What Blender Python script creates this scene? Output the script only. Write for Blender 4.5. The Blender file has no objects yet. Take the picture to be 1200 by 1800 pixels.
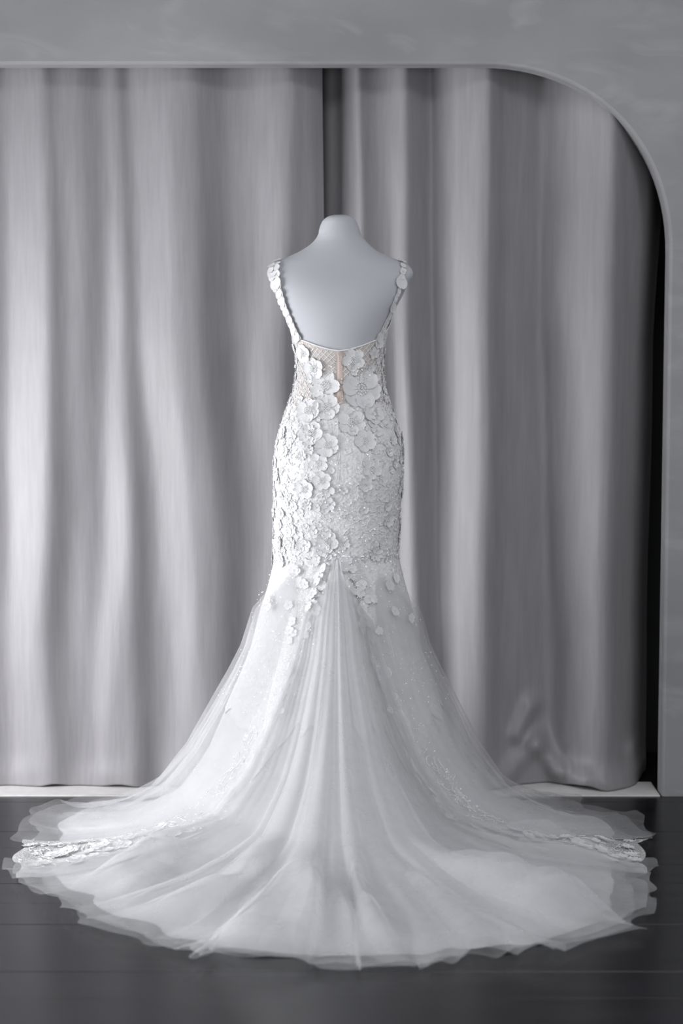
import bpy, bmesh, math, random
import numpy as np
from mathutils import Matrix, Vector

random.seed(7)
rng = np.random.default_rng(11)
scene = bpy.context.scene
col = scene.collection
R = math.radians

# ------------------------------------------------------------------ camera
FPX, CAM_H, CAM_Y = 3500.0, 1.278, -5.07          # focal length in pixels of a 1200x1800 frame
TILT = math.atan(322 / 3500)
cam_d = bpy.data.cameras.new('camera')
cam = bpy.data.objects.new('camera', cam_d)
col.objects.link(cam)
cam.location = (0, CAM_Y, CAM_H)
cam.rotation_euler = (math.pi / 2 - TILT, 0, 0)
cam_d.sensor_fit = 'VERTICAL'
cam_d.sensor_height = 36.0
cam_d.lens = FPX / 1800 * 36.0
cam_d.clip_start = 0.05
cam_d.dof.use_dof = True
cam_d.dof.focus_distance = 5.0
cam_d.dof.aperture_fstop = 2.4
scene.camera = cam

# ------------------------------------------------------------------ view, world, daylight
vs = scene.view_settings
vs.view_transform = 'Standard'
vs.look = 'None'
vs.exposure = 0.12
vs.gamma = 1.0
vs.use_curve_mapping = False
scene.cycles.transparent_max_bounces = 32
scene.cycles.max_bounces = 10

world = bpy.data.worlds.new('sky')
scene.world = world
world.use_nodes = True
bg = world.node_tree.nodes['Background']
bg.inputs[0].default_value = (0.90, 0.94, 1.0, 1)
bg.inputs[1].default_value = 0.6


def area(name, loc, rot, sx, sy, power, color):
    l = bpy.data.lights.new(name, 'AREA')
    l.shape = 'RECTANGLE'
    l.size, l.size_y = sx, sy
    l.energy = power
    l.color = color
    o = bpy.data.objects.new(name, l)
    o.location = loc
    o.rotation_euler = rot
    col.objects.link(o)
    return o


# daylight entering by the tall window beside the arch, and by the window behind the camera
area('daylight_side_window', (-2.18, -0.72, 0.70), (0, R(-90), 0), 1.34, 1.9, 78, (0.97, 0.975, 1.0))
area('daylight_rear_window', (0.5, -6.38, 1.35), (R(90), 0, 0), 3.0, 1.9, 22, (0.95, 0.97, 1.0))
area('added_right_fill', (2.78, -3.9, 1.3), (0, R(90), 0), 1.9, 1.8, 36, (0.95, 0.97, 1.0))  # unseen fill, added to brighten the gown's right flank

# unseen overhead fill, added to lift the train and the gown's back
area('added_overhead_fill', (0.5, -2.3, 2.88), (0, 0, 0), 2.2, 1.2, 38, (0.97, 0.98, 1.0))


# ------------------------------------------------------------------ helpers
def tag(o, label=None, cat=None, group=None, kind=None):
    if label: o['label'] = label
    if cat: o['category'] = cat
    if group: o['group'] = group
    if kind: o['kind'] = kind
    return o


def empty(name, loc=(0, 0, 0)):
    o = bpy.data.objects.new(name, None)
    o.location = loc
    o.empty_display_size = 0.1
    col.objects.link(o)
    return o


def mesh_obj(name, verts, faces, mat, parent=None, smooth=True):
    me = bpy.data.meshes.new(name)
    me.from_pydata([tuple(map(float, v)) for v in verts], [], faces)
    me.update()
    if mat: me.materials.append(mat)
    if smooth: me.shade_smooth()
    o = bpy.data.objects.new(name, me)
    col.objects.link(o)
    if parent:
        o.parent = parent
        if parent.location.length > 0:
            o.matrix_parent_inverse = Matrix.Translation(-parent.location)
    return o


def grid_faces(nv, nu, wrap=False, base=0):
    f = []
    m = nu if wrap else nu - 1
    for i in range(nv - 1):
        for j in range(m):
            k = (j + 1) % nu
            f.append((base + i * nu + j, base + i * nu + k, base + (i + 1) * nu + k, base + (i + 1) * nu + j))
    return f


def grid_obj(name, P, mat, parent=None, wrap=False):
    nv, nu = P.shape[:2]
    return mesh_obj(name, P.reshape(-1, 3), grid_faces(nv, nu, wrap), mat, parent)


def box(name, lo, hi, mat, parent=None, bevel=0.0):
    bm = bmesh.new()
    bmesh.ops.create_cube(bm, size=1)
    c = [(a + b) / 2 for a, b in zip(lo, hi)]
    s = [b - a for a, b in zip(lo, hi)]
    for v in bm.verts:
        v.co = Vector([c[i] + v.co[i] * s[i] for i in range(3)])
    if bevel:
        bmesh.ops.bevel(bm, geom=bm.edges[:], offset=bevel, segments=1, affect='EDGES')
    me = bpy.data.meshes.new(name)
    bm.to_mesh(me); bm.free()
    if mat: me.materials.append(mat)
    o = bpy.data.objects.new(name, me)
    col.objects.link(o)
    if parent:
        o.parent = parent
        if parent.location.length > 0:
            o.matrix_parent_inverse = Matrix.Translation(-parent.location)
    return o


def ray_y(px, py, Y):
    """point of the line of sight through a pixel at depth Y (used to measure the photograph)"""
    u, v = (px - 600) / FPX, (900 - py) / FPX
    d = (u, math.cos(TILT) + v * math.sin(TILT), -math.sin(TILT) + v * math.cos(TILT))
    k = (Y - CAM_Y) / d[1]
    return np.array([d[0] * k, Y, CAM_H + d[2] * k])


def sm(a, b, x):
    t = np.clip((np.asarray(x, float) - a) / (b - a), 0, 1)
    return t * t * (3 - 2 * t)


def wobble(seed, n=7, lo=1.0, hi=6.0):
    """smooth random function of one variable, about -1..1"""
    g = np.random.default_rng(seed)
    k = g.uniform(lo, hi, n); p = g.uniform(0, 6.28, n); a = g.uniform(0.4, 1, n) / math.sqrt(n) * 1.3
    return lambda x: sum(a[i] * np.sin(k[i] * x + p[i]) for i in range(n))


def wobble2(seed, n=9, lo=1.0, hi=6.0, ay=1.0):
    g = np.random.default_rng(seed)
    k = g.uniform(lo, hi, n); an = g.uniform(0, 6.28, n); p = g.uniform(0, 6.28, n)
    a = g.uniform(0.4, 1, n) / math.sqrt(n) * 1.3
    return lambda x, y: sum(a[i] * np.sin(k[i] * (np.cos(an[i]) * x + ay * np.sin(an[i]) * y) + p[i]) for i in range(n))


# ------------------------------------------------------------------ materials
def nodes_of(m):
    return m.node_tree.nodes, m.node_tree.links


def mat(name, color, rough=0.6, spec=0.4, metallic=0.0, sheen=0.0, noise=None, bump=None, coat=0.0):
    """noise=(scale, amount, stretch xyz)  bump=(scale, strength, distance, stretch xyz)"""
    m = bpy.data.materials.new(name)
    m.use_nodes = True
    n, l = nodes_of(m)
    b = n['Principled BSDF']
    b.inputs['Base Color'].default_value = (*color, 1)
    b.inputs['Roughness'].default_value = rough
    b.inputs['Specular IOR Level'].default_value = spec
    b.inputs['Metallic'].default_value = metallic
    b.inputs['Sheen Weight'].default_value = sheen
    b.inputs['Coat Weight'].default_value = coat
    tc = n.new('ShaderNodeTexCoord')

    def tex(scale, stretch, detail=5):
        mp = n.new('ShaderNodeMapping')
        mp.inputs['Scale'].default_value = stretch
        l.new(tc.outputs['Object'], mp.inputs[0])
        t = n.new('ShaderNodeTexNoise')
        t.inputs['Scale'].default_value = scale
        t.inputs['Detail'].default_value = detail
        l.new(mp.outputs[0], t.inputs['Vector'])
        return t
    if noise:
        t = tex(noise[0], noise[2])
        r = n.new('ShaderNodeValToRGB')
        a = noise[1]
        r.color_ramp.elements[0].position = 0.3
        r.color_ramp.elements[1].position = 0.7
        r.color_ramp.elements[0].color = (*[c * (1 - a) for c in color], 1)
        r.color_ramp.elements[1].color = (*[min(1, c * (1 + a)) for c in color], 1)
        l.new(t.outputs['Fac'], r.inputs[0])
        l.new(r.outputs[0], b.inputs['Base Color'])
    if bump:
        t = tex(bump[0], bump[3])
        bp = n.new('ShaderNodeBump')
        bp.inputs['Strength'].default_value = bump[1]
        bp.inputs['Distance'].default_value = bump[2]
        l.new(t.outputs['Fac'], bp.inputs['Height'])
        l.new(bp.outputs[0], b.inputs['Normal'])
    return m


def mat_plaster(name, base):
    m = mat(name, base, 0.75, 0.25, noise=(1.6, 0.16, (1, 1, 1.6)), bump=(5, 0.25, 0.01, (1, 1, 1.5)))
    n, l = nodes_of(m)
    b = n['Principled BSDF']
    old = b.inputs['Base Color'].links[0].from_socket
    tc = n.new('ShaderNodeTexCoord')
    mp = n.new('ShaderNodeMapping'); mp.inputs['Scale'].default_value = (0.55, 1, 1.4)
    l.new(tc.outputs['Object'], mp.inputs[0])
    t = n.new('ShaderNodeTexNoise'); t.inputs['Scale'].default_value = 7; t.inputs['Detail'].default_value = 8
    t.inputs['Distortion'].default_value = 1.2
    l.new(mp.outputs[0], t.inputs['Vector'])
    mr = n.new('ShaderNodeMapRange')
    mr.inputs['From Min'].default_value = 0.52; mr.inputs['From Max'].default_value = 0.75
    mr.inputs['To Max'].default_value = 0.28
    l.new(t.outputs['Fac'], mr.inputs['Value'])
    mx = n.new('ShaderNodeMix'); mx.data_type = 'RGBA'
    mx.inputs['B'].default_value = (*[min(1, c * 1.7) for c in base], 1)
    l.new(mr.outputs['Result'], mx.inputs['Factor'])
    l.new(old, mx.inputs['A'])
    l.new(mx.outputs['Result'], b.inputs['Base Color'])
    return m


def mat_tulle(name, color, alpha, thread=1500):
    """fine net: part of it lets light straight through, the rest is matt white thread"""
    m = bpy.data.materials.new(name)
    m.use_nodes = True
    n, l = nodes_of(m)
    n.clear()
    out = n.new('ShaderNodeOutputMaterial')
    tr = n.new('ShaderNodeBsdfTransparent')
    df = n.new('ShaderNodeBsdfDiffuse'); df.inputs[0].default_value = (*color, 1)
    tl = n.new('ShaderNodeBsdfTranslucent'); tl.inputs[0].default_value = (*color, 1)
    mx = n.new('ShaderNodeMixShader'); mx.inputs[0].default_value = 0.45
    l.new(df.outputs[0], mx.inputs[1]); l.new(tl.outputs[0], mx.inputs[2])
    tc = n.new('ShaderNodeTexCoord')
    t = n.new('ShaderNodeTexNoise'); t.inputs['Scale'].default_value = 26; t.inputs['Detail'].default_value = 3
    l.new(tc.outputs['Object'], t.inputs['Vector'])
    mr = n.new('ShaderNodeMapRange')
    mr.inputs['From Min'].default_value = 0.3; mr.inputs['From Max'].default_value = 0.7
    mr.inputs['To Min'].default_value = alpha * 0.88; mr.inputs['To Max'].default_value = alpha * 1.12
    l.new(t.outputs['Fac'], mr.inputs['Value'])
    m2 = n.new('ShaderNodeMixShader')
    l.new(mr.outputs['Result'], m2.inputs[0])
    l.new(tr.outputs[0], m2.inputs[1]); l.new(mx.outputs[0], m2.inputs[2])
    l.new(m2.outputs[0], out.inputs['Surface'])
    return m


def mat_lace(name, color, scale=160, lo=0.35, hi=0.95):
    """net ground with denser embroidered cells"""
    m = bpy.data.materials.new(name)
    m.use_nodes = True
    n, l = nodes_of(m)
    b = n['Principled BSDF']
    b.inputs['Base Color'].default_value = (*color, 1)
    b.inputs['Roughness'].default_value = 0.7
    b.inputs['Specular IOR Level'].default_value = 0.2
    tc = n.new('ShaderNodeTexCoord')
    v = n.new('ShaderNodeTexVoronoi'); v.feature = 'DISTANCE_TO_EDGE'; v.inputs['Scale'].default_value = scale
    l.new(tc.outputs['Object'], v.inputs['Vector'])
    mr = n.new('ShaderNodeMapRange')
    mr.inputs['From Min'].default_value = 0.06; mr.inputs['From Max'].default_value = 0.16
    mr.inputs['To Min'].default_value = hi; mr.inputs['To Max'].default_value = lo
    l.new(v.outputs['Distance'], mr.inputs['Value'])
    l.new(mr.outputs['Result'], b.inputs['Alpha'])
    bp = n.new('ShaderNodeBump'); bp.inputs['Strength'].default_value = 0.5; bp.inputs['Distance'].default_value = 0.001
    bp.invert = True
    l.new(v.outputs['Distance'], bp.inputs['Height'])
    l.new(bp.outputs[0], b.inputs['Normal'])
    return m


M = {}
M['plaster'] = mat_plaster('grey_plaster', (0.315, 0.315, 0.322))
M['paint'] = mat('pale_wall_paint', (0.50, 0.50, 0.52), 0.9, 0.1)
M['dark_paint'] = mat('dark_recess_paint', (0.10, 0.10, 0.105), 0.9, 0.1)
M['sill'] = mat('white_sill', (0.70, 0.68, 0.67), 0.5, 0.4, noise=(40, 0.06, (1, 1, 1)))
M['floor'] = mat('dark_subfloor', (0.004, 0.004, 0.005), 0.8, 0.1)
M['plank'] = mat('dark_lacquered_oak', (0.012, 0.012, 0.014), 0.24, 0.24,
                 noise=(6, 0.35, (0.5, 8, 8)), bump=(9, 0.05, 0.002, (0.4, 8, 1)))
M['curtain'] = mat('silver_grey_sateen', (0.275, 0.267, 0.278), 0.46, 0.5, sheen=0.0,
                   noise=(14, 0.07, (6, 1, 0.5)), bump=(60, 0.22, 0.002, (3, 1, 0.35)))
M['form'] = mat('white_jersey', (0.46, 0.467, 0.495), 0.85, 0.2, sheen=0.1, bump=(500, 0.05, 0.0005, (1, 1, 1)))
M['metal'] = mat('brushed_metal', (0.42, 0.42, 0.44), 0.35, 0.5, metallic=1.0)
M['white'] = mat('white_satin_lining', (0.72, 0.723, 0.73), 0.6, 0.3)
M['lace_body'] = mat('white_lace_ground', (0.72, 0.72, 0.72), 0.75, 0.2, noise=(120, 0.10, (1, 1, 1)),
                     bump=(150, 0.9, 0.004, (1, 1, 1)))
M['nude'] = mat('nude_mesh_lining', (0.55, 0.50, 0.475), 0.8, 0.15, noise=(14, 0.10, (1, 1, 1)))
M['nude_tape'] = mat('nude_zip_tape', (0.66, 0.53, 0.46), 0.8, 0.2)
M['petal'] = mat('white_petal_fabric', (0.73, 0.73, 0.735), 0.7, 0.25, bump=(320, 0.4, 0.0015, (1, 1, 1)))
M['cord'] = mat('white_embroidery_cord', (0.80, 0.80, 0.80), 0.55, 0.4)
M['sequin'] = mat('clear_sequin', (0.92, 0.93, 0.95), 0.06, 0.9, coat=1.0)
M['tulle'] = mat_tulle('white_tulle', (0.73, 0.733, 0.742), 0.34)
M['tulle_thin'] = mat_tulle('white_tulle_single', (0.73, 0.733, 0.742), 0.26)
def add_translucency(m, fac, color):
    n, l = nodes_of(m)
    out = n['Material Output']
    t = n.new('ShaderNodeBsdfTranslucent'); t.inputs[0].default_value = (*color, 1)
    x = n.new('ShaderNodeMixShader'); x.inputs[0].default_value = fac
    l.new(n['Principled BSDF'].outputs[0], x.inputs[1]); l.new(t.outputs[0], x.inputs[2])
    l.new(x.outputs[0], out.inputs['Surface'])


add_translucency(M['white'], 0.15, (0.78, 0.785, 0.80))
M['lace_net'] = mat_lace('white_lace_net', (0.76, 0.76, 0.76), 280, 0.30, 0.80)

# ------------------------------------------------------------------ the room
WALL_Y = 0.300
X0, X1, Y0, Z1 = -2.10, 2.7, -6.3, 2.9
ar = ray_y(1170, 900, WALL_Y)[0]                 # right jamb of the arch
zt = ray_y(600, 113, WALL_Y)[2]                  # top of the arch
al = -1.60
RAD_X, RAD_Z = 0.505, 0.50


def arch_outline(d=0.0):
    pts = [(ar + d, -0.0)]
    for i in range(25):
        a = i / 24 * math.pi / 2
        ca, sa = math.cos(a) ** 0.94, math.sin(a) ** 0.94
        pts.append((ar - RAD_X + (RAD_X + d) * ca, zt - RAD_Z + (RAD_Z + d) * sa))
    for i in range(25):
        a = math.pi / 2 + i / 24 * math.pi / 2
        pts.append((al + 0.2 + (0.2 + d) * math.cos(a), zt - 0.2 + (0.2 + d) * math.sin(a)))
    pts.append((al - d, 0.0))
    return pts


def arch_wall():
    bm = bmesh.new()
    TH, bev = 0.075, 0.008
    rings = []
    for y, d in ((WALL_Y, bev), (WALL_Y + bev * 0.4, bev * 0.3), (WALL_Y + bev, 0.0), (WALL_Y + TH, 0.0)):
        rings.append([bm.verts.new((x, y, z)) for x, z in arch_outline(d)])
    for a, b in zip(rings, rings[1:]):
        for i in range(len(a) - 1):
            bm.faces.new((a[i], a[i + 1], b[i + 1], b[i]))
    for ring, y in ((rings[0], WALL_Y), (rings[-1], WALL_Y + TH)):
        n = len(ring)
        outer = []
        for v in ring:                            # outer rim of the wall, point by point
            x, z = v.co.x, v.co.z
            if x > (ar + al) / 2:
                k = ring.index(v)
                t = max(0, (k - 1) / 24)
                outer.append(bm.verts.new((X1, y, 0 + Z1 * min(1, k / 6)) if k <= 6 else
                                          (X1 + ((ar + al) / 2 + 0.3 - X1) * (k - 6) / 19, y, Z1)))
            else:
                k = n - 1 - ring.index(v)
                outer.append(bm.verts.new((X0, y, Z1 * min(1, k / 6)) if k <= 6 else
                                          (X0 + ((ar + al) / 2 - 0.3 - X0) * (k - 6) / 19, y, Z1)))
        for i in range(n - 1):
            bm.faces.new((ring[i], outer[i], outer[i + 1], ring[i + 1]))
    bmesh.ops.recalc_face_normals(bm, faces=bm.faces[:])
    me = bpy.data.meshes.new('wall_front')
    bm.to_mesh(me); bm.free()
    me.materials.append(M['plaster'])
    o = bpy.data.objects.new('wall_front', me)
    col.objects.link(o)
    return tag(o, 'grey plaster wall with a wide rounded arch opening', kind='structure')


arch_wall()
# niche behind the arch
tag(box('wall_niche', (X0, 0.95, -0.02), (X1, 1.0, Z1), M['dark_paint']), kind='structure')
tag(box('wall_niche_right', (1.25, WALL_Y + 0.075, -0.02), (1.30, 0.95, Z1), M['dark_paint']), kind='structure')
tag(box('ceiling', (X0 - 0.05, Y0, Z1), (X1 + 0.05, 1.0, Z1 + 0.05), M['paint']), kind='structure')


def wall_with_window(name, fixed, axis, a0, a1, w0, w1, z0, z1):
    """a wall in the plane axis=fixed with one window hole, four slabs joined"""
    bm = bmesh.new()
    for (p0, p1, q0, q1) in ((a0, w0, 0, Z1), (w1, a1, 0, Z1), (w0, w1, 0, z0), (w0, w1, z1, Z1)):
        if p1 - p0 < 1e-4 or q1 - q0 < 1e-4: continue
        r = bmesh.ops.create_cube(bm, size=1)
        for v in r['verts']:
            p = (p0 + p1) / 2 + v.co.x * (p1 - p0); q = (q0 + q1) / 2 + v.co.z * (q1 - q0)
            f = fixed + v.co.y * 0.06
            v.co = Vector((f, p, q)) if axis == 'x' else Vector((p, f, q))
    me = bpy.data.meshes.new(name)
    bm.to_mesh(me); bm.free()
    me.materials.append(M['paint'])
    o = bpy.data.objects.new(name, me)
    col.objects.link(o)
    return tag(o, kind='structure')


def window(name, fixed, axis, w0, w1, z0, z1, nx):
    bm = bmesh.new()
    t = 0.035
    bars = [(w0, w0 + t, z0, z1), (w1 - t, w1, z0, z1), (w0, w1, z0, z0 + t), (w0, w1, z1 - t, z1)]
    for i in range(1, nx):
        c = w0 + (w1 - w0) * i / nx
        bars.append((c - t / 2, c + t / 2, z0, z1))
    for (p0, p1, q0, q1) in bars:
        r = bmesh.ops.create_cube(bm, size=1)
        for v in r['verts']:
            p = (p0 + p1) / 2 + v.co.x * (p1 - p0); q = (q0 + q1) / 2 + v.co.z * (q1 - q0)
            f = fixed + v.co.y * 0.05
            v.co = Vector((f, p, q)) if axis == 'x' else Vector((p, f, q))
    me = bpy.data.meshes.new(name)
    bm.to_mesh(me); bm.free()
    me.materials.append(M['sill'])
    o = bpy.data.objects.new(name, me)
    col.objects.link(o)
    return tag(o, kind='structure')


wall_with_window('wall_left', X0, 'x', Y0, 1.0, -1.70, 0.26, 0.02, 1.40)
window('window_1', X0, 'x', -1.70, 0.26, 0.02, 1.40, 2)
wall_with_window('wall_right', X1, 'x', Y0, 1.0, -4.85, -2.95, 0.35, 2.3)
window('added_window', X1, 'x', -4.85, -2.95, 0.35, 2.3, 2)  # invented opening and frame for the added right-hand fill
wall_with_window('wall_rear', Y0, 'y', X0, X1, -0.9, 2.0, 0.3, 2.4)
window('window_2', Y0, 'y', -0.9, 2.0, 0.3, 2.4, 3)

# floor with planks
floor = tag(box('floor', (X0, Y0, -0.06), (X1, 1.0, -0.021), M['floor']), 'dark lacquered plank floor', kind='structure')
PW = 0.159
yl = -5.07 + 4.592 - 0.0
y_edge = -0.559                                     # one joint seen in the photograph
k0 = int(math.ceil((Y0 - y_edge) / PW)); k1 = int((0.95 - y_edge) / PW)
plank_meshes = {}
for k in range(k0, k1):
    y = y_edge + k * PW
    p = bpy.data.objects.new('floor_plank', plank_meshes[0]) if plank_meshes else \
        box('floor_plank', (X0, 0.0003, -0.02), (X1, PW - 0.0003, 0), M['plank'], None, 0.0008)
    if plank_meshes: col.objects.link(p)
    plank_meshes[0] = p.data
    p.location = (random.uniform(-0.002, 0.002), y, random.uniform(-0.0005, 0.0))
    p.rotation_euler = (random.uniform(-0.0012, 0.0012), 0, 0)
    p.parent = floor

# pale sill under the curtain, between the jambs
tag(box('trim_1', (al, WALL_Y + 0.002, -0.02), (ar - 0.004, WALL_Y + 0.165, 0.003), M['sill'], None, 0.001),
    'pale threshold strip under the curtains', kind='structure')

# ------------------------------------------------------------------ curtains
CUR_Y = 0.432
CUR_TOP, CUR_BOT = 2.35, 0.0045
CS = FPX / (CUR_Y - CAM_Y)


def cx(px):
    return (px - 600) / CS


def curtain(knots, seed, gain):
    """knots: (px at top, px at mid, px low, slope to the next knot); folds face left where the slope is positive"""
    nx, nz = 620, 190
    zs = CUR_BOT + (CUR_TOP - CUR_BOT) * np.linspace(0, 1, nz) ** 1.15
    zt_, zm_, zl_ = 1.95, 1.25, 0.45
    P = np.zeros((nz, nx, 3))
    K = np.array([k[:3] for k in knots], float)
    S = np.array([k[3] for k in knots[:-1]], float)
    S = np.where(np.abs(S) > 1.5, S, S * gain)
    w1, w2 = wobble2(seed, 12, 6, 26, 0.35), wobble2(seed + 1, 14, 25, 70, 0.22)
    w3 = wobble(seed + 2, 6, 1, 3.2)
    for i, z in enumerate(zs):
        kp = np.array([np.interp(z, [zl_ - 0.45, zl_, zm_, zt_], [k[2] + (k[2] - k[1]) * 0.12, k[2], k[1], k[0]]) for k in K])
        kx = cx(kp)
        xs = np.linspace(kx[0], kx[-1], 1600)
        s = np.zeros_like(xs)
        soft = (0.009 if gain < 0.7 else 0.007) + 0.004 * (1 - z / 2)
        for j, sl in enumerate(S):
            s += sl * (1 / (1 + np.exp(-np.clip((xs - kx[j]) / soft, -40, 40)))
                       - 1 / (1 + np.exp(-np.clip((xs - kx[j + 1]) / soft, -40, 40))))
        fade = 1.0 - 0.25 * math.exp(-((z - CUR_TOP) / 0.3) ** 2)
        s *= fade * (1 if gain > 1 else 0.72 + 0.28 * float(sm(0.1, 1.0, z)))
        dx = xs[1] - xs[0]
        pos, neg = s[s > 0].sum(), -s[s < 0].sum()
        s = np.where(s < 0, s * (0.35 + 0.65 * pos / max(neg, 1e-6)), s)
        h = np.cumsum(s) * dx
        # take out the slow drift
        h -= np.linspace(0, h[-1], len(h)) * 0.85
        h -= h.mean()
        wx = np.linspace(kx[0], kx[-1], nx)
        hh = np.interp(wx, xs, h)
        low = float(np.exp(-z / 0.35))
        hh = hh + 0.0030 * w1(wx, z) * (1 + 1.5 * low) + 0.0013 * w2(wx, z) * (1 + 2 * low)
        P[i, :, 0] = wx + 0.006 * w3(z * 3) * 0.5
        P[i, :, 1] = CUR_Y - hh
        P[i, :, 2] = z
    # the hem stands on the sill and buckles a little
    X, Z = P[:, :, 0].copy(), P[:, :, 2].copy()
    hem = wobble(seed + 5, 8, 12, 40)
    lift = np.clip(hem(X[0]), 0, 1) ** 1.5 * 0.012
    P[:, :, 2] += lift[None, :] * np.exp(-(Z - CUR_BOT) / 0.06)
    P[:, :, 1] -= 0.026 * np.exp(-(Z - CUR_BOT) / 0.22)
    P[:, :, 1] -= (0.007 * np.exp(-((Z - 0.035) / 0.035) ** 2)) * (0.6 + 0.4 * wobble(seed + 6, 6, 8, 22)(X))
    return P, X, Z


left_knots = [
    (-420, -420, -430, 0.7), (-330, -330, -340, -0.9), (-270, -270, -270, 0.8), (-180, -180, -170, -0.7), (-90, -95, -110, 0.0),
    (-60, -60, -70, 0.7), (-15, -22, -25, -0.55), (18, 12, 8, 0.75), (88, 95, 80, -1.1), (104, 116, 112, 0.10),
    (150, 150, 150, -0.55), (188, 186, 168, 0.70), (212, 224, 232, -1.1), (230, 244, 268, 0.72), (302, 312, 345, 0.05),
    (348, 356, 392, -0.75), (402, 412, 434, 0.25), (448, 440, 448, 0.62), (512, 500, 500, -0.75), (545, 530, 530, -0.35),
    (556, 558, 562, -1.7), (568, 569, 575, 0)]
right_knots = [
    (548, 546, 544, 0.2), (556, 555, 554, 2.0), (574, 572, 571, -0.15), (580, 577, 576, 0.10), (596, 600, 600, 1.25), (628, 640, 645, -0.9), (640, 652, 655, -0.35), (662, 688, 690, 0.22),
    (692, 692, 700, 0.62), (712, 716, 735, -0.85), (756, 762, 772, 0.70), (800, 800, 800, 0.60), (832, 838, 842, 0.25),
    (856, 858, 856, -0.95), (880, 885, 880, -0.35), (955, 955, 972, 0.62), (1064, 1064, 1062, -0.75), (1090, 1092, 1090, -0.55),
    (1150, 1134, 1132, -3.2), (1185, 1160, 1156, 0)]

for knots, seed, label, off in (
        (left_knots, 21, 'silver grey curtain panel, brightly lit, on the far side of the gap from the jamb', 0.0),
        (right_knots, 33, 'darker grey curtain panel hanging between the centre gap and the arch jamb', 0.016)):
    P, X, Z = curtain(knots, seed, 0.64 if seed == 21 else 1.5)
    P[:, :, 1] += off
    if seed == 33:                                  # crumpled foot beside the jamb
        def ridge(x0, z0, x1, z1, w, a):
            ax, az = cx(x0), ray_y(x0, z0, CUR_Y)[2]
            bx, bz = cx(x1), ray_y(x1, z1, CUR_Y)[2]
            dx, dz = bx - ax, bz - az
            L2 = dx * dx + dz * dz
            t = np.clip(((X - ax) * dx + (Z - az) * dz) / L2, 0, 1)
            d = np.hypot(X - ax - t * dx, Z - az - t * dz)
            P[:, :, 1] -= a * np.exp(-(d / w) ** 2)
        ridge(880, 1368, 948, 1306, 0.030, 0.026)
        ridge(948, 1306, 985, 1352, 0.028, 0.030)
        ridge(985, 1352, 1020, 1376, 0.030, 0.022)
        ridge(912, 1290, 938, 1242, 0.026, 0.024)
        ridge(1035, 1362, 1115, 1374, 0.032, 0.022)
        ridge(1122, 1318, 1138, 1350, 0.024, 0.016)
    c = grid_obj('curtain', P, M['curtain'])
    s = c.modifiers.new('thickness', 'SOLIDIFY'); s.thickness = 0.0016; s.offset = 0
    tag(c, label, 'curtain', 'pair of silver grey curtains')
# track that carries the curtains, behind the lintel
tr = tag(box('trim_2', (al, CUR_Y - 0.02, CUR_TOP - 0.005), (1.2, CUR_Y + 0.03, CUR_TOP + 0.03), M['sill']), kind='structure')

# ------------------------------------------------------------------ body shape shared by dress form and gown
SIL = [(376, 588, 606), (378, 579, 614), (382, 571.5, 621), (388, 566, 626), (396, 562.5, 630), (403, 560.5, 632), (410, 559.5, 634),
       (417, 556, 638), (424, 550.5, 644), (430, 544, 650), (437, 534, 658), (443, 523, 667), (449, 510, 680), (455, 496, 695), (459, 486, 705),
       (464, 478, 715), (471, 472, 722), (480, 469.5, 726), (487, 471.5, 724), (494, 475, 719), (508, 480.5, 712), (521, 486, 706),
       (534, 492, 699), (547, 498, 692), (562, 505, 686), (577, 511.5, 680), (590, 515, 677), (601, 517, 675), (615, 520, 673), (630, 522, 671),
       (651, 523, 671), (670, 521, 673), (689, 517, 677), (702, 512, 681), (715, 507.5, 685), (730, 502, 690), (745, 497, 695), (767, 491, 702),
       (785, 487, 704.5), (801, 485, 705), (830, 484, 705), (860, 484, 703.5), (900, 483.5, 701), (940, 483, 699), (980, 482.5, 698), (1010, 482, 697)]
_z = np.array([ray_y(600, s[0], 0.0)[2] for s in SIL])[::-1]
_c = np.array([((s[1] + s[2]) / 2 - 600) / FPX * 5.07 for s in SIL])[::-1]
_w = np.array([(s[2] - s[1]) / 2 / FPX * 5.07 for s in SIL])[::-1]
_dz = np.array([0.60, 0.70, 0.80, 0.90, 1.00, 1.08, 1.14, 1.20, 1.28, 1.34, 1.38, 1.41, 1.43, 1.445, 1.46, 1.475, 1.50, 1.53, 1.55, 1.558, 1.563, 1.566])
_dd = np.array([0.118, 0.118, 0.122, 0.128, 0.118, 0.098, 0.088, 0.092, 0.102, 0.102, 0.093, 0.080, 0.070, 0.064, 0.060, 0.055, 0.050, 0.048, 0.046, 0.042, 0.034, 0.012])
_dy = np.array([0.00, 0.00, -0.006, -0.016, -0.008, 0.006, 0.010, 0.004, -0.006, -0.006, 0.002, 0.010, 0.016, 0.020, 0.024, 0.028, 0.034, 0.036, 0.037, 0.037, 0.037, 0.037])


_zd = np.linspace(0.55, 1.57, 1021)
_w9 = np.hanning(81); _w9 /= _w9.sum()


def _soft(a):
    d = np.interp(_zd, _dz, a)
    return np.convolve(np.pad(d, 40, mode='edge'), _w9, 'valid') * (1 - sm(1.48, 1.52, _zd)) + d * sm(1.48, 1.52, _zd)


_dd, _dy = _soft(_dd), _soft(_dy)
_dz = _zd


def sect(z):
    return np.interp(z, _z, _c), np.interp(z, _z, _w), np.interp(z, _dz, _dd), np.interp(z, _dz, _dy)


NEXP = 2.15


def body(th, z, off=0.0):
    """th 0 = centre back (towards -y), positive to +x"""
    th = np.asarray(th, float); z = np.asarray(z, float)
    c, w, d, y = sect(z)
    s, k = np.sin(th), np.cos(th)
    e = 2 / NEXP
    return np.stack([c + (w + off) * np.sign(s) * np.abs(s) ** e, y - (d + off) * np.sign(k) * np.abs(k) ** e, z + 0 * th], -1)


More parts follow.
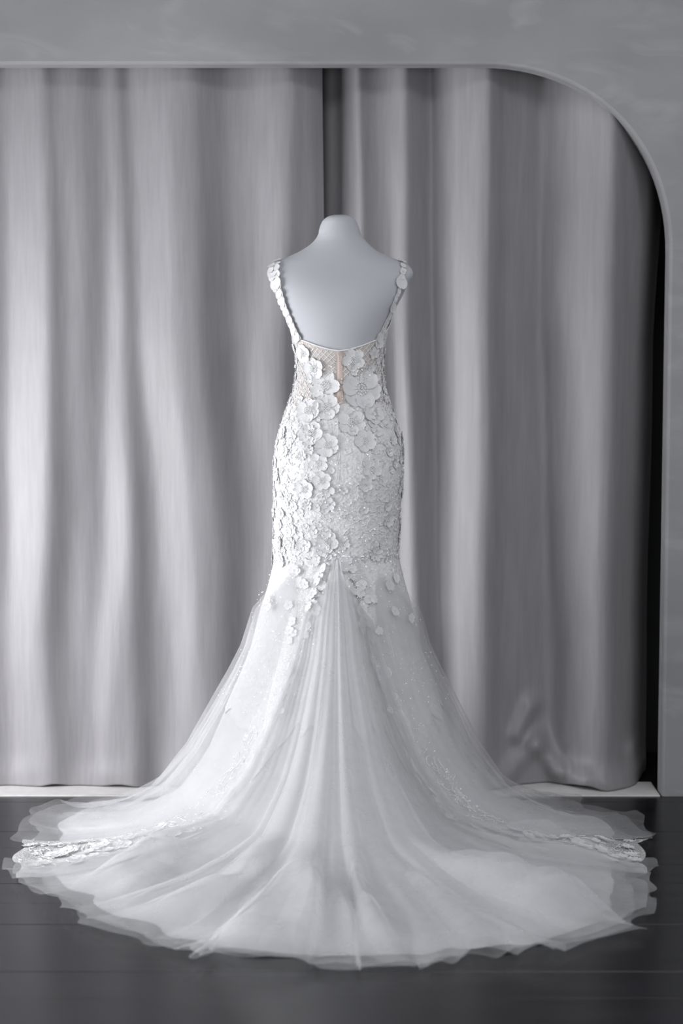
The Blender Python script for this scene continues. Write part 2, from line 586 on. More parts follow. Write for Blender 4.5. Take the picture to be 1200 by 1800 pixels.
def body_frame(th, z, off=0.0):
    e = 1e-3
    p = body(th, z, off)
    a = body(th + e, z, off) - body(th - e, z, off)
    b = body(th, z + e, off) - body(th, z - e, off)
    n = np.cross(a, b); n /= np.linalg.norm(n)
    return p, n


def find_body(px, py):
    """surface parameters of the back of the figure at a measured spot"""
    Y = -0.1
    for _ in range(6):
        q = ray_y(px, py, Y)
        c, w, d, y = sect(q[2])
        r = np.clip((q[0] - c) / w, -0.995, 0.995)
        th = math.asin(np.sign(r) * abs(r) ** (NEXP / 2))
        Y = float(body(th, q[2])[1])
    return th, float(q[2])


# ------------------------------------------------------------------ dress form
form = empty('dress_form', (-0.012, 0, 0))
tag(form, 'white headless dress form with a short neck wearing the lace gown', 'mannequin')
zr = np.concatenate([np.linspace(0.62, 1.38, 40)[:-1], np.linspace(1.38, 1.566, 60)])
ths = np.linspace(-math.pi, math.pi, 97)[:-1]
P = body(ths[None, :], zr[:, None], 0.0)
torso = grid_obj('torso', P, M['form'], form, wrap=True)
nv = len(torso.data.vertices)
bm = bmesh.new(); bm.from_mesh(torso.data)
bm.verts.ensure_lookup_table()
bm.faces.new([bm.verts[i] for i in range(nv - 96, nv)])
bm.faces.new([bm.verts[i] for i in range(0, 96)][::-1])
bmesh.ops.recalc_face_normals(bm, faces=bm.faces[:])
bm.to_mesh(torso.data); bm.free()
torso.data.shade_smooth()


def lathe(name, prof, mat_, parent, n=32, loc=(0, 0)):
    a = np.linspace(0, 2 * math.pi, n + 1)[:-1]
    P = np.array([[(loc[0] + r * math.cos(t), loc[1] + r * math.sin(t), z) for t in a] for r, z in prof])
    return grid_obj(name, P, mat_, parent, wrap=True)


lathe('stand_pole', [(0.0, 0.012), (0.014, 0.012), (0.014, 0.64), (0.0, 0.64)], M['metal'], form, 20, (-0.012, 0))
lathe('stand_base', [(0.0, 0.0), (0.15, 0.0), (0.155, 0.006), (0.14, 0.014), (0.03, 0.02), (0.0, 0.02)], M['metal'], form, 40, (-0.012, 0))

# ------------------------------------------------------------------ gown: fitted part
gown = empty('wedding_gown', (-0.012, 0, 0))
tag(gown, 'white lace mermaid wedding gown with an open back and long tulle train', 'dress')

Z_NECK = [(0, 616), (12, 614), (30, 609), (48, 602), (60, 598), (75, 588), (90, 572)]


def z_top(th):
    """upper edge of the bodice round the body"""
    a = abs(math.degrees(th))
    return float(np.interp(a, [0, 10, 25, 42, 56, 72, 90, 120, 180], [1.2238, 1.2265, 1.2345, 1.2455, 1.2520, 1.270, 1.290, 1.35, 1.33]))


Z_WAIST, Z_KNEE = 1.088, 0.690
th_g = np.linspace(-math.pi, math.pi, 145)
Pb = np.array([[body(t, Z_WAIST - 0.03 + (z_top(t) - Z_WAIST + 0.03) * k, 0.0025) for t in th_g] for k in np.linspace(0, 1, 26)])
bodice = grid_obj('bodice', Pb, M['nude'], gown)
Ps = np.array([[body(t, Z_KNEE - 0.03 + (Z_WAIST - Z_KNEE + 0.03 + 0.006 * math.sin(9 * t)) * k, 0.004) for t in th_g] for k in np.linspace(0, 1, 50)])
skirt = grid_obj('skirt', Ps, M['lace_body'], gown)


def tube(pts, rad, n=6, closed=False):
    """verts and faces of a tube along points (rad: number or list)"""
    pts = np.asarray(pts, float)
    m = len(pts)
    V, Fc = [], []
    prev = None
    for i in range(m):
        a = pts[max(0, i - 1)]; b = pts[min(m - 1, i + 1)]
        t = b - a; t /= np.linalg.norm(t) + 1e-12
        u = np.cross(t, prev if prev is not None and abs(np.dot(prev, t)) < 0.9 else np.array([0.3, 0.5, 0.8]))
        if np.linalg.norm(u) < 1e-6: u = np.cross(t, [1, 0, 0])
        u /= np.linalg.norm(u); v = np.cross(t, u)
        prev = np.cross(u, t) if prev is None else prev
        r = rad if np.isscalar(rad) else rad[i]
        for k in range(n):
            A = 2 * math.pi * k / n
            V.append(pts[i] + r * (math.cos(A) * u + math.sin(A) * v))
    return V, grid_faces(m, n, True)


class Bag:
    def __init__(s): s.V, s.F = [], []

    def add(s, V, Fc):
        b = len(s.V); s.V += [tuple(map(float, v)) for v in V]; s.F += [tuple(b + i for i in f) for f in Fc]

    def build(s, name, mat_, parent, stuff=False, smooth=True):
        o = mesh_obj(name, s.V, s.F, mat_, parent, smooth)
        if stuff: o['kind'] = 'stuff'
        return o


# bound upper edge
b = Bag()
V, Fc = tube([body(t, z_top(t), 0.003) for t in np.linspace(-math.pi, math.pi, 160)], 0.0016, 6)
b.add(V, Fc)
b.build('neckline_binding', M['cord'], gown)

# diamond net over the bodice lining
b = Bag()
for s_ in (1, -1):
    for k in range(-30, 31):
        pts = []
        for j in range(50):
            z = 1.07 + j * 0.0042
            th = k * R(7.4) + s_ * (z - 1.15) * 9.0
            if abs(th) < 1.9 and z < z_top(th) - 0.002 and abs(th) > 0.05:
                pts.append(body(th, z, 0.0030))
            else:
                if len(pts) > 2: b.add(*tube(pts, 0.0008, 4))
                pts = []
        if len(pts) > 2: b.add(*tube(pts, 0.0008, 4))
b.build('diamond_net', M['cord'], gown, True)

# zip
b = Bag()
zz = np.linspace(1.062, 1.222, 40)
P = np.array([[body(t, z, 0.0038) for t in np.linspace(-0.052, 0.052, 5)] for z in zz])
zip_ = grid_obj('zipper', P, M['nude_tape'], gown)
for i in range(90):
    z = 1.062 + i * 0.0017
    p, n = body_frame(0.0, z, 0.0042)
    d = 0.0016 if i % 2 else -0.0016
    V = [p + np.array([d + a * 0.0013, -c * 0.0011, e * 0.0006]) for a in (-1, 1) for c in (-1, 1) for e in (-1, 1)]
    b.add(V, [(0, 1, 3, 2), (4, 6, 7, 5), (0, 4, 5, 1), (2, 3, 7, 6), (0, 2, 6, 4), (1, 5, 7, 3)])
b.build('zip_teeth', M['cord'], zip_, True)
p, n = body_frame(0.0, 1.216, 0.006)
b = Bag()
for (dx, dz, w, h, t) in ((0, 0.001, 0.0022, 0.004, 0.0016), (0, -0.008, 0.0012, 0.006, 0.0008)):
    V = [p + np.array([dx + a * w, -c * t - 0.001, dz + e * h]) for a in (-1, 1) for c in (-1, 1) for e in (-1, 1)]
    b.add(V, [(0, 1, 3, 2), (4, 6, 7, 5), (0, 4, 5, 1), (2, 3, 7, 6), (0, 2, 6, 4), (1, 5, 7, 3)])
b.build('zip_slider', M['metal'], zip_, smooth=False)
# closed seam below the zip: two rolled lips with a groove between
b = Bag()
for s_ in (-1, 1):
    b.add(*tube([body(s_ * 0.0105, z, 0.0040) for z in np.linspace(0.905, 1.068, 40)], 0.0013, 6))
b.build('back_seam', M['lace_body'], gown)


# ------------------------------------------------------------------ gown: train shape
TT = np.array([0, .05, .097, .143, .19, .268, .361, .486, .60, .70, .82, .92, 1])
GG = np.array([1, .88, .784, .655, .569, .440, .294, .158, .092, .052, .024, .010, .004])
Z_TR = 0.714
RT = [(-180, .38), (-150, .42), (-125, .56), (-110, .72), (-100, .80), (-91, .82), (-81, .805), (-71, .83), (-58, .895), (-50, .945), (-42, .98),
      (-37, 1.01), (-30, 1.055), (-22, 1.115), (-15, 1.18), (-8, 1.205), (0, 1.205), (7, 1.23), (14, 1.205), (18, 1.215), (24, 1.19), (29, 1.16), (38, 1.10),
      (44, 1.01), (49, .93), (59, .85), (71, .805), (80, .815), (90, .79), (96, .78), (103, .69), (114, .69), (125, .56), (150, .42), (180, .38)]
_rt, _rr = np.radians([a for a, _ in RT]), np.array([r for _, r in RT])
STRIP_T = np.array([0, .04, .1, .2, .3, .42, .5, .63, .8, 1])
STRIP_A = np.array([10, 20, 25, 28, 30, 34, 37, 46, 57, 66])


def th_map(hem, t):
    """direction of a thread of the skirt at t (0 knee, 1 hem), given its direction at the hem in degrees"""
    hem = np.asarray(hem, float); t = np.asarray(t, float)
    a = np.abs(hem)
    s = np.interp(t, STRIP_T, STRIP_A)
    side = 78 + 32 * t                               # where the 110 degree thread runs
    v = np.where(a <= 66, a / 66 * s, np.where(a <= 110, s + (a - 66) / 44 * (side - s), side + (a - 110) / 70 * (180 - side)))
    return np.radians(np.sign(hem) * v)


def hem_R(th):
    return np.interp(th, _rt, _rr)


W_A, W_B, W_C, W_D = wobble(3, 8, 2, 9), wobble(4, 8, 5, 16), wobble2(5, 12, 2, 9), wobble(6, 8, 3, 11)


def ridge_wave(p, k):
    """cosine with narrow crests and wide troughs, 0..1"""
    return (0.5 + 0.5 * np.cos(p)) ** k


def train(hem, t, scale=1.0, dR=0.0, lift=0.0, folds=1.0, fine=0.0, seed=0, hemw=0.0, spread=None):
    """cloth surface: hem (degrees, array) x t (array 0..1) -> points, folds running down and out"""
    hem, t = np.meshgrid(np.asarray(hem, float), np.asarray(t, float))
    h0 = hem
    if spread is not None:                          # a godet: narrow at its apex, opening downwards
        hem = spread(hem, t)
    hr = np.radians(hem)
    ph = hr * 13.0 + 2.4 * W_A(hr) + 1.1 * np.sin(3 * t + hr * 5)
    p2 = hr * 25.0 + 3.0 * W_D(hr * 1.3) + 0.9 * np.sin(5 * t + hr * 7) + 0.4 * seed
    wa = wobble(50 + seed, 8, 14, 38)
    wh = wobble(70 + seed, 9, 10, 40)
    amp = np.clip(0.62 + 0.5 * W_B(hr * 1.7), 0.08, 1.3)
    am2 = np.clip(0.5 + 0.7 * W_B(hr * 2.3 + 1 + seed), 0, 1.3)
    g = sm(0.02, 0.42, t)
    floor_ = sm(0.46, 0.74, t)
    # tangential bunching: threads slide sideways so that folds lean over one another
    bunch = folds * g * (2.3 * amp * np.sin(ph)) * (1 + 0.6 * floor_) * (1 - 0.5 * sm(0.85, 1, t))
    bunch = bunch + fine * g * 1.2 * am2 * np.sin(p2)
    ruf = sm(0.84, 1.0, t) * min(1.0, hemw / 0.02) * (1 - 0.65 * sm(28, 46, np.abs(hem))) * (1 - 0.6 * sm(62, 76, np.abs(hem)))
    p3 = hr * 44 + 2.5 * W_B(hr * 1.5) + 1.7 * seed
    am3 = np.clip(0.45 + 0.8 * W_D(hr * 2.1 + seed), 0, 1.3)
    bunch = bunch + 1.25 * fine * ruf * am3 * np.sin(p3)
    th = th_map(hem + bunch, t)
    lobes = np.abs(np.sin(hr * 9.5 + 1.3 * seed + 0.9 * W_D(hr))) ** 0.8 - 0.6
    Rb = hem_R(th_map(hem, 1.0)) + dR + hemw * (0.5 * wh(hr) + 1.5 * lobes) * sm(0.6, 1, t)
    r0 = 1 / np.sqrt((np.sin(th) / 0.160) ** 2 + (np.cos(th) / 0.122) ** 2)
    r = r0 + t * (Rb - r0)
    zb = Z_TR * np.interp(t, TT, GG)
    # folds: outwards on the slope, upwards on the floor
    slope = np.clip(zb / 0.35, 0, 1)
    A = folds * (0.003 + 0.020 * g) * amp * (1.6 * ridge_wave(ph, 1.6) - 0.6)
    A = A + fine * (0.002 + 0.008 * g) * am2 * (1.5 * ridge_wave(p2, 2.0) - 0.5) + fine * 0.004 * g * wa(hr)
    pud = floor_ * (1 - 0.90 * sm(0.80, 1.0, t))
    bend = 1.3 * np.sin(6 * t + 3 * W_A(hr * 0.8)) * floor_
    up = folds * pud * 0.046 * amp * ridge_wave(ph + bend, 2.2) * (0.75 + 0.35 * W_C(hem * 0.06, t * 7))
    up = up + (0.35 * folds + fine) * pud * 0.030 * am2 * ridge_wave(p2 + 1.4 * bend, 2.4)
    side = sm(62, 80, np.abs(hem))
    up = up * (1 - 0.68 * side)
    # edge curls
    up = up + hemw * 0.55 * sm(0.93, 1.0, t) * (0.5 + 0.5 * np.sin(hr * 38 + 2 * seed + 3 * W_A(hr * 2))) * (1 - 0.7 * side)
    up = up + 0.022 * fine * ruf * am3 * ridge_wave(p3, 1.3)
    r = (r + A * slope) * (1 + (scale - 1) * (1 - sm(0.55, 0.85, t)))
    z = zb + A * (1 - slope) * 0.4 * (1 - sm(0.8, 1, t)) + np.clip(up, 0, None) + lift
    z = np.maximum(z, 0.0015 + lift)
    return np.stack([-0.012 + r * np.sin(th), -r * np.cos(th), z], -1)


def ts(n):
    return np.linspace(0, 1, n)


# opaque satin lining under the tulle
P = train(np.linspace(-180, 180, 620), ts(110), 0.966, -0.105, 0.0, 0.85, 0.0, 0, 0.012)
grid_obj('satin_lining', P, M['white'], gown)

# lace of the skirt running on below the knee, under the tulle
for s_ in (-1, 1):
    h = np.linspace(14, 170, 130) * s_
    P0 = train(h, np.linspace(0, 0.42, 120), 0.972, -0.100, 0.0, 0.85, 0.0, 0, 0.0)
    P = np.zeros((40, len(h), 3))
    for j, hj in enumerate(h):                      # ragged lower edge, longest beside the gore
        tm = 0.27 + 0.11 * math.exp(-((abs(hj) - 66) / 12) ** 2) + 0.012 * math.sin(hj * 0.35)
        for i_ in range(3):
            P[:, j, i_] = np.interp(np.linspace(0, tm, 40), np.linspace(0, 0.42, 120), P0[:, j, i_])
    grid_obj('lace_flare', P, M['lace_body'], gown)


def opening(mid, apex, full, lo=0.02, cut=0.0, power=0.75):
    """godet outline: all threads meet at the apex and fan out by t = full; cut bares the gore near the hem"""
    def f(hem, t):
        w = np.clip((t - apex) / (full - apex), 0, 1) ** power
        w = lo + (1 - lo) * w
        if cut:
            w = w * (1 - cut * sm(0.55, 0.8, t))
        return mid + (hem - mid) * w
    return f


# tulle godets, several layers each
for (a0, a1, layers, sp) in ((-67.5, 67.5, 3, opening(0, 0.02, 0.10, 0.05, 0.12)),
                             (-122, -63.5, 2, opening(-84, 0.03, 0.15, 0.02, 0.0, 0.7)),
                             (63.5, 122, 2, opening(84, 0.03, 0.15, 0.02, 0.0, 0.7))):
    for k in range(layers):
        h = np.linspace(a0, a1, int((a1 - a0) * 5.6))
        s_ = 0 if abs(a0) == 67.5 else (-1 if a0 < 0 else 1)
        if s_:                                      # the side godets lie back from the gore on the floor
            base = sp
            def sp_(hem, t, base=base, s_=s_):
                q = base(hem, t)
                near = np.clip(1 - (np.abs(q) - 63.5) / 30, 0, 1)
                return q + s_ * 9.5 * near * sm(0.55, 0.78, t)
        else:
            sp_ = sp
        t_ = (0.02 if s_ == 0 else 0.03) + (0.98 if s_ == 0 else 0.97) * np.linspace(0, 1, 140) ** 1.25
        dR = ((-0.050, -0.012, 0.004) if layers == 3 else (-0.03, 0.004))[k]
        P = train(h, t_, 1.0 + 0.016 * k, dR, 0.003 + 0.004 * k, 1.0, 0.45 + 0.35 * k, k + int(abs(a0)), 0.020, sp_)
        grid_obj('tulle_godet', P, M['tulle'] if k < layers - 1 else M['tulle_thin'], gown)

# lace gores that run between the godets down to the hem
for s_ in (-1, 1):
    def narrow(hem, t, s_=s_):
        w = 1.0 - 0.72 * sm(0.12, 0.32, t) + 0.80 * sm(0.5, 0.72, t)
        return 65.5 * s_ + (hem - 66.5 * s_) * w
    h = np.linspace(55.5, 77.5, 80) * s_
    P = train(h, ts(170), 0.992, -0.012, 0.002, 0.9, 0.0, 0, 0.012, narrow)
    grid_obj('lace_gore', P, M['lace_net'], gown)


# ------------------------------------------------------------------ lace flowers
def petal_mesh(name, L, W, cup, pleat, nu=7, nv=8):
    """rounded petal: narrow claw, broad round end, cupped, fine pleats"""
    V = []
    tt = [0.0, 0.18, 0.36, 0.54, 0.70, 0.84, 0.94, 1.0] if nv == 8 else [0.0, 0.3, 0.6, 0.82, 0.95, 1.0]
    for t in tt:
        if t < 0.55: w = 0.22 + 0.78 * math.sin(t / 0.55 * math.pi / 2)
        else: w = math.sqrt(max(0.0, 1 - ((t - 0.55) / 0.47) ** 2))
        w *= W
        for j in range(nu):
            q = j / (nu - 1) * 2 - 1
            notch = 0.05 * math.exp(-(q / 0.25) ** 2) * t ** 4
            z = cup * (t ** 2.2 * (0.6 + 0.4 * q * q) + 0.35 * q * q * math.sin(math.pi * t)) + pleat * math.cos(q * 9) * math.sin(math.pi * min(1, t * 0.9))
            V.append((q * w * 0.5, L * (0.06 + 0.94 * t - notch), z))
    me = bpy.data.meshes.new(name)
    me.from_pydata(V, [], grid_faces(len(tt), nu))
    me.materials.append(M['petal'])
    me.shade_smooth()
    return me


def flower_verts(n, L, W, cup, pleat, seed):
    g = random.Random(seed)
    b = Bag()
    me = petal_mesh('tmp', L, W, cup, pleat, 5, 6)
    vs_ = [np.array(v.co) for v in me.vertices]; fs = [tuple(p.vertices) for p in me.polygons]
    for k in range(n):
        a = 2 * math.pi * k / n + g.uniform(-0.15, 0.15)
        sc = g.uniform(0.85, 1.12); dz = (k % 2) * 0.06 * L
        c, s = math.cos(a), math.sin(a)
        b.add([(sc * (v[0] * c - v[1] * s), sc * (v[0] * s + v[1] * c), v[2] * sc + dz) for v in vs_], fs)
    # beaded heart
    for k in range(6):
        a = k * math.pi / 3; rr = 0.16 * L if k else 0
        V, Fc = [], []
        m = 4
        for i in range(m):
            ph_ = -math.pi / 2 + math.pi * i / (m - 1)
            for j in range(6):
                q = 2 * math.pi * j / 6
                V.append((rr * math.cos(a) + 0.085 * L * math.cos(ph_) * math.cos(q), rr * math.sin(a) + 0.085 * L * math.cos(ph_) * math.sin(q), 0.12 * L + 0.085 * L * math.sin(ph_)))
        b.add(V, grid_faces(m, 6, True))
    bpy.data.meshes.remove(me)
    return b


FL = []
for i, (n, W, cup, pl) in enumerate(((5, 0.95, 0.22, 0.03), (6, 0.85, 0.30, 0.04), (5, 1.05, 0.38, 0.05), (7, 0.75, 0.18, 0.03), (4, 1.1, 0.30, 0.06), (8, 0.62, 0.34, 0.03))):
    bg_ = flower_verts(n, 1.0, W, cup, pl, i)
    me = bpy.data.meshes.new('lace_flower')
    me.from_pydata(bg_.V, [], bg_.F); me.materials.append(M['petal']); me.shade_smooth()
    FL.append(me)
PETALS = [petal_mesh('petal', 1.0, w, c, p) for w, c, p in ((0.86, 0.16, 0.02), (0.98, 0.20, 0.022), (0.6, 0.2, 0.03))]
P_INV = Matrix.Translation(Vector((0.012, 0, 0)))


def place(name, me, p, n, size, spin, parent=gown, tilt=0.0, flat=1.0, inv=True):
    n = Vector(n).normalized()
    up = Vector((0, 0, 1)) if abs(n.z) < 0.95 else Vector((0, -1, 0))
    x = up.cross(n).normalized(); y = n.cross(x)
    rot = Matrix((x, y, n)).transposed().to_4x4() @ Matrix.Rotation(spin, 4, 'Z') @ Matrix.Rotation(tilt, 4, 'X')
    o = bpy.data.objects.new(name, me)
    col.objects.link(o)
    m = Matrix.Translation(Vector(p)) @ rot @ Matrix.Diagonal((size, size, size * flat, 1))
    o.parent = parent
    o.matrix_basis = (P_INV @ m) if inv else m
    return o


def big_flower(px, py, rpx, n, spin, kind=1, flat=0.8):
    """large bloom: every petal a piece of its own round a beaded heart"""
    th, z = find_body(px, py)
    p, nn = body_frame(th, z, 0.0045)
    nn = Vector(nn).normalized()
    x = Vector((0, 0, 1)).cross(nn).normalized(); y = nn.cross(x)
    rot = Matrix((x, y, nn)).transposed().to_4x4()
    hb = Bag()
    for (cnt, rad) in ((14, 0.30), (8, 0.17), (1, 0)):
        for k in range(cnt):
            a = 2 * math.pi * k / cnt
            V = []
            for i in range(4):
                q = -math.pi / 2 + math.pi * i / 3
                for j in range(6):
                    w = 2 * math.pi * j / 6
                    V.append((rad * math.cos(a) + 0.05 * math.cos(q) * math.cos(w), rad * math.sin(a) + 0.05 * math.cos(q) * math.sin(w), 0.13 + 0.06 * math.sin(q)))
            hb.add(V, grid_faces(4, 6, True))
    me = bpy.data.meshes.new('flower_heart')
    me.from_pydata(hb.V, [], hb.F); me.materials.append(M['cord']); me.shade_smooth()
    size = rpx / FPX * 5.0
    f = bpy.data.objects.new('lace_flower', me)
    col.objects.link(f)
    f.parent = gown
    f.matrix_basis = P_INV @ Matrix.Translation(Vector(p)) @ rot @ Matrix.Diagonal((size, size, size * flat, 1))
    for k in range(n):
        a = spin + 2 * math.pi * k / n
        o = bpy.data.objects.new('petal', PETALS[kind]); col.objects.link(o)
        o.parent = f
        # petals bend with the body under them
        pp = Vector(p) + rot.to_3x3() @ Vector((-math.sin(a), math.cos(a), 0)) * size * 0.6
        o.matrix_basis = Matrix.Translation((0, 0, 0.02 + 0.03 * (k % 2))) @ Matrix.Rotation(a, 4, 'Z') @ Matrix.Rotation(R(-3), 4, 'X')
    return f


for args in ((633, 683, 36, 6, 0.3, 1), (572, 678, 27, 5, 0.9, 0), (553, 648, 20, 5, 0.2, 1), (620, 632, 21, 5, 0.5, 0), (536, 622, 17, 5, 0.0, 1),
             (574, 716, 24, 6, 0.4, 1), (617, 742, 25, 6, 0.1, 0), (655, 727, 20, 5, 0.6, 1), (543, 722, 23, 6, 0.2, 1), (548, 762, 22, 5, 0.8, 1),
             (655, 620, 12, 5, 0.3, 0), (566, 845, 17, 5, 0.2, 1), (560, 815, 18, 5, 0.5, 0), (575, 952, 20, 5, 0.7, 1), (537, 1000, 20, 6, 0.2, 1),
             (640, 775, 20, 5, 0.4, 1), (575, 783, 21, 6, 0.1, 1), (536, 860, 18, 5, 0.1, 1), (652, 825, 18, 5, 0.6, 0)):
    big_flower(*args)

# smaller blooms scattered over hips and sides
placed = []
cnt = 0
for _ in range(6000):
    th = random.uniform(-2.2, 2.2); z = random.uniform(0.69, 1.245)
    r = random.choice((0.009, 0.011, 0.013, 0.016, 0.019))
    a = abs(th)
    if z > z_top(th) - r * 0.8: continue
    if z > 1.07:                                    # net shows between the blooms above the waist
        if a < 0.16 or (-0.62 < th < -0.06 and z > 1.155) or (0.4 < th < 0.75 and z > 1.19): continue
        if random.random() < 0.35: continue
        r = min(r, 0.012)
    elif a < 0.05 or (a < 0.22 and z > 0.9 and random.random() < 0.5):
        continue
    if th > 0.1 and z < 0.95 and random.random() < 0.55: continue
    p = body(th, z)
    if any((p[0] - q[0]) ** 2 + (p[1] - q[1]) ** 2 + (p[2] - q[2]) ** 2 < ((r + q[3]) * 0.62) ** 2 for q in placed): continue
    placed.append((*p, r))
    p, n = body_frame(th, z, 0.004)
    place('lace_flower', random.choice(FL), p, n, r, random.uniform(0, 6.28), flat=random.uniform(0.55, 0.95))
    cnt += 1
    if cnt >= 262: break


# straps: a narrow band with applied petals, over the shoulder and down the back
def strap(points, wid, seed, petals, grow):
    g = random.Random(seed)
    pts = []
    for px, py in points:
        th, z = find_body(px, py)
        p, n = body_frame(th, z, 0.0032)
        pts.append((p, n))
    # resample
    A = np.array([p for p, _ in pts]); N = np.array([n for _, n in pts])
    s = np.concatenate([[0], np.cumsum(np.linalg.norm(np.diff(A, axis=0), axis=1))])
    q = np.linspace(0, s[-1], 60)
    A = np.stack([np.interp(q, s, A[:, i]) for i in range(3)], -1)
    N = np.stack([np.interp(q, s, N[:, i]) for i in range(3)], -1)
    T = np.gradient(A, axis=0); T /= np.linalg.norm(T, axis=1)[:, None]
    B = np.cross(N, T); B /= np.linalg.norm(B, axis=1)[:, None]
    W = np.interp(np.linspace(0, 1, 60), np.linspace(0, 1, len(wid)), wid)
    P = np.stack([A + B * W[:, None] * k - N * 0.0012 * abs(k) for k in (-1, -0.5, 0, 0.5, 1)], 1)
    o = grid_obj('strap', P, M['petal'], gown)
    s2 = o.modifiers.new('thickness', 'SOLIDIFY'); s2.thickness = 0.0012
    for f, L, side, tw in petals:
        L *= grow
        i = int(f * 59)
        pp = A[i] + N[i] * 0.0022 + B[i] * side * W[i]
        d = T[i]
        n = N[i] / np.linalg.norm(N[i])
        x = np.cross(d, n)
        rot = Matrix((Vector(x), Vector(d), Vector(n))).transposed().to_4x4()
        c = bpy.data.objects.new('petal', PETALS[g.choice((0, 1))]); col.objects.link(c)
        c.parent = o
        c.matrix_parent_inverse = Matrix.Identity(4)
        m = Matrix.Translation(Vector(pp)) @ rot @ Matrix.Rotation(tw, 4, 'Z') @ Matrix.Translation((0, -0.55 * L, 0)) @ Matrix.Diagonal((L, L, L * 0.55, 1))
        c.matrix_basis = Matrix.Translation(-o.matrix_world.translation) @ m if False else m
    return o


pet_r = [(0.02, 0.017, 0, 0.2), (0.13, 0.012, 0, -0.4), (0.22, 0.011, -0.2, 0.5), (0.33, 0.024, 0.1, -0.1), (0.46, 0.009, 0, 0.2), (0.53, 0.009, 0, 0),
         (0.62, 0.018, 0, 0.1), (0.72, 0.012, 0, -0.4), (0.80, 0.011, 0, 0.3), (0.87, 0.012, 0, 0.1), (0.96, 0.020, 0, -0.2), (1.0, 0.02, 0.8, 0.6)]
pet_r += [(f + 0.045, 0.011, random.choice((-0.6, 0.6)), random.uniform(-0.6, 0.6)) for f in np.linspace(0.05, 0.9, 11)]
strap([(703, 459), (706, 468), (705, 480), (702, 490), (702, 504), (695, 520), (690, 532), (686, 545), (681, 557), (676, 567), (671, 578), (666, 590), (661, 600)],
      [0.004, 0.003, 0.003, 0.004, 0.0025, 0.003, 0.003, 0.0025, 0.003, 0.004, 0.007], 3, pet_r, 1.6)
pet_l = [(0.03, 0.016, 0.2, 0.2), (0.1, 0.02, -0.6, -0.3), (0.2, 0.03, -0.2, 0.1), (0.33, 0.034, 0.1, -0.1), (0.45, 0.022, 0.2, 0.2), (0.55, 0.026, 0.3, -0.2),
         (0.66, 0.026, 0.2, 0.1), (0.76, 0.022, 0.4, -0.1), (0.86, 0.024, 0.3, 0.2), (0.96, 0.026, 0.2, 0.0)]
pet_l += [(f, random.uniform(0.015, 0.02), sd, random.uniform(-0.4, 0.4)) for f in np.linspace(0.02, 0.97, 14) for sd in (-0.6, 0.75)]
strap([(488, 459), (483, 470), (484, 484), (488, 500), (493, 515), (498, 530), (505, 547), (511, 560), (516, 573), (521, 585), (527, 599)],
      [0.008, 0.014, 0.014, 0.012, 0.0115, 0.010, 0.009, 0.009, 0.010, 0.011, 0.013], 4, pet_l, 1.2)


# ------------------------------------------------------------------ embroidery, sequins and beads (too many to count)
def disc(p, n, r, k=6, h=0.0):
    n = n / np.linalg.norm(n)
    u = np.cross(n, [0.31, 0.2, 0.93]); u /= np.linalg.norm(u); v = np.cross(n, u)
    V = [p + n * h] + [p + r * (math.cos(2 * math.pi * i / k) * u + math.sin(2 * math.pi * i / k) * v) for i in range(k)]
    return V, [(0, 1 + i, 1 + (i + 1) % k) for i in range(k)]


b_cord, b_seq = Bag(), Bag()
for k in range(1200):
    th = random.uniform(-2.0, 2.0); z = random.uniform(0.69, 1.23) if k < 760 else random.uniform(1.06, 1.26)
    if k >= 760 and abs(th) < 0.45: continue
    if z > z_top(th) - 0.008 or abs(th) < 0.06: continue
    if z > 1.08 and (-0.6 < th < 0.3) and random.random() < 0.7: continue
    L = random.uniform(0.006, 0.016); a0 = random.uniform(0, 6.28); cur = random.uniform(-5, 5)
    pts = []
    u, v = 0.0, 0.0
    for i in range(8):
        a = a0 + cur * i / 8
        u += math.cos(a) * L / 5; v += math.sin(a) * L / 5
        pts.append(body(th + u / 0.13, z + v, 0.0055 if z < Z_WAIST else 0.004))
    b_cord.add(*tube(pts, 0.0009, 5))
for _ in range(1500):
    th = random.uniform(-1.9, 1.9); z = 0.69 + 0.5 * random.random() ** 1.4
    if z > z_top(th) - 0.01: continue
    p, n = body_frame(th, z, 0.0075)
    n = n + rng.normal(0, 0.5, 3)
    b_seq.add(*disc(p, n, random.uniform(0.0011, 0.0021), 6, 0.0004))


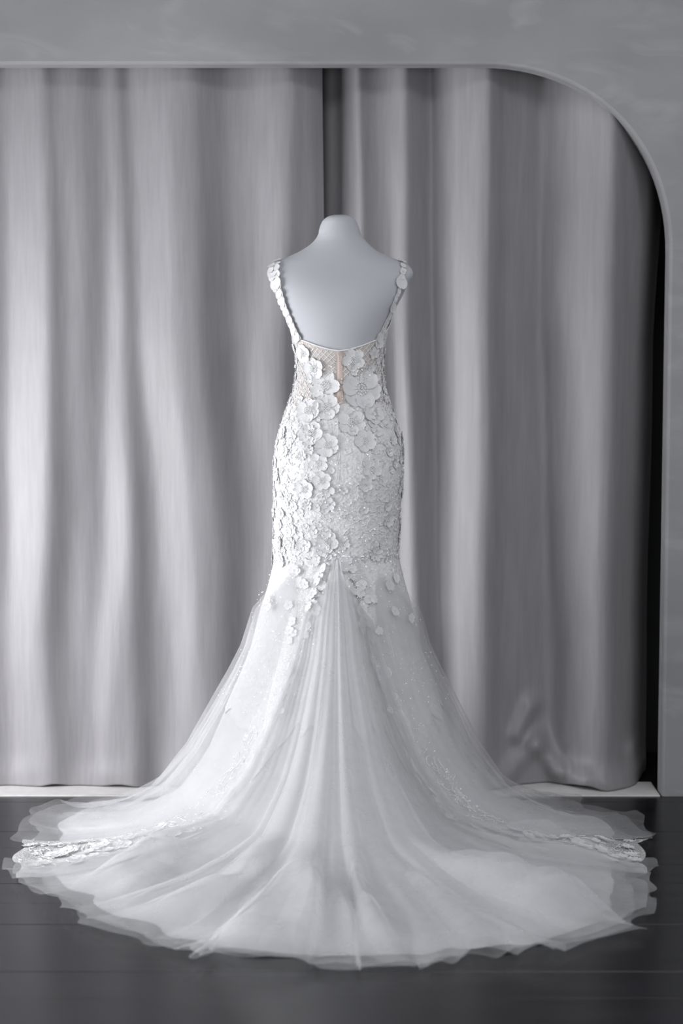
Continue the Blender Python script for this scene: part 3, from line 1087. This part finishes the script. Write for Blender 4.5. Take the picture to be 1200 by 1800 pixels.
def train_frame(h, t, **kw):
    e = 0.4
    Pn = train(np.array([h - e, h + e]), np.array([max(0, t - 0.006), min(1, t + 0.006)]), **kw)
    p = Pn.mean((0, 1))
    a = Pn[:, 1] - Pn[:, 0]; c = Pn[1] - Pn[0]
    n = np.cross(c.mean(0), a.mean(0)); n /= np.linalg.norm(n) + 1e-9
    if n[2] < 0: n = -n
    return p, n


kw = dict(scale=0.996, dR=-0.012, lift=0.003, folds=0.9)
for s_ in (-1, 1):
    # sequins and cords on the gores and, under the side tulle, on the upper skirt
    for _ in range(700):
        t = random.random() ** 1.8 * 0.97
        h = s_ * random.uniform(57 if t > 0.15 else 30, 76 if t > 0.25 else 110)
        p, n = train_frame(h, t, **kw)
        b_seq.add(*disc(p + n * 0.004, n + rng.normal(0, 0.3, 3), random.uniform(0.0011, 0.0022), 6, 0.0004))
    for _ in range(240):
        t = random.uniform(0.3, 0.99); h = s_ * random.uniform(58, 75)
        a0 = random.uniform(0, 6.28); cur = random.uniform(-5, 5); u = v = 0
        pts = []
        for i in range(6):
            a = a0 + cur * i / 6
            u += math.cos(a) * 0.5; v += math.sin(a) * 0.006
            p, n = train_frame(h + u, min(0.99, max(0, t + v)), **kw)
            pts.append(p + n * 0.002)
        b_cord.add(*tube(pts, 0.0012, 4))
    # flat flowers on the gores
    spots = [(0.015 + 0.11 * random.random(), random.uniform(40, 98)) for k in range(16)]
    spots += [(0.01 + 0.24 * k / 21, 66 + random.uniform(-13, 10) * (1 - k / 40)) for k in range(22)]
    spots += [(0.58 + 0.40 * k / 31, 65 + random.uniform(-8, 8)) for k in range(32)]
    for t, h in spots:
        h *= s_
        p, n = train_frame(h, t, **kw)
        place('gore_flower', random.choice(FL), p + n * (0.003 if t > 0.5 else 0.002 if t < 0.13 else -0.002), n, random.uniform(0.013, 0.022) if t > 0.5 else random.uniform(0.010, 0.016), random.uniform(0, 6.28), flat=0.5 if t > 0.5 else 0.3)
b_cord.build('embroidery', M['cord'], gown, True)
b_seq.build('sequins', M['sequin'], gown, True, smooth=False)
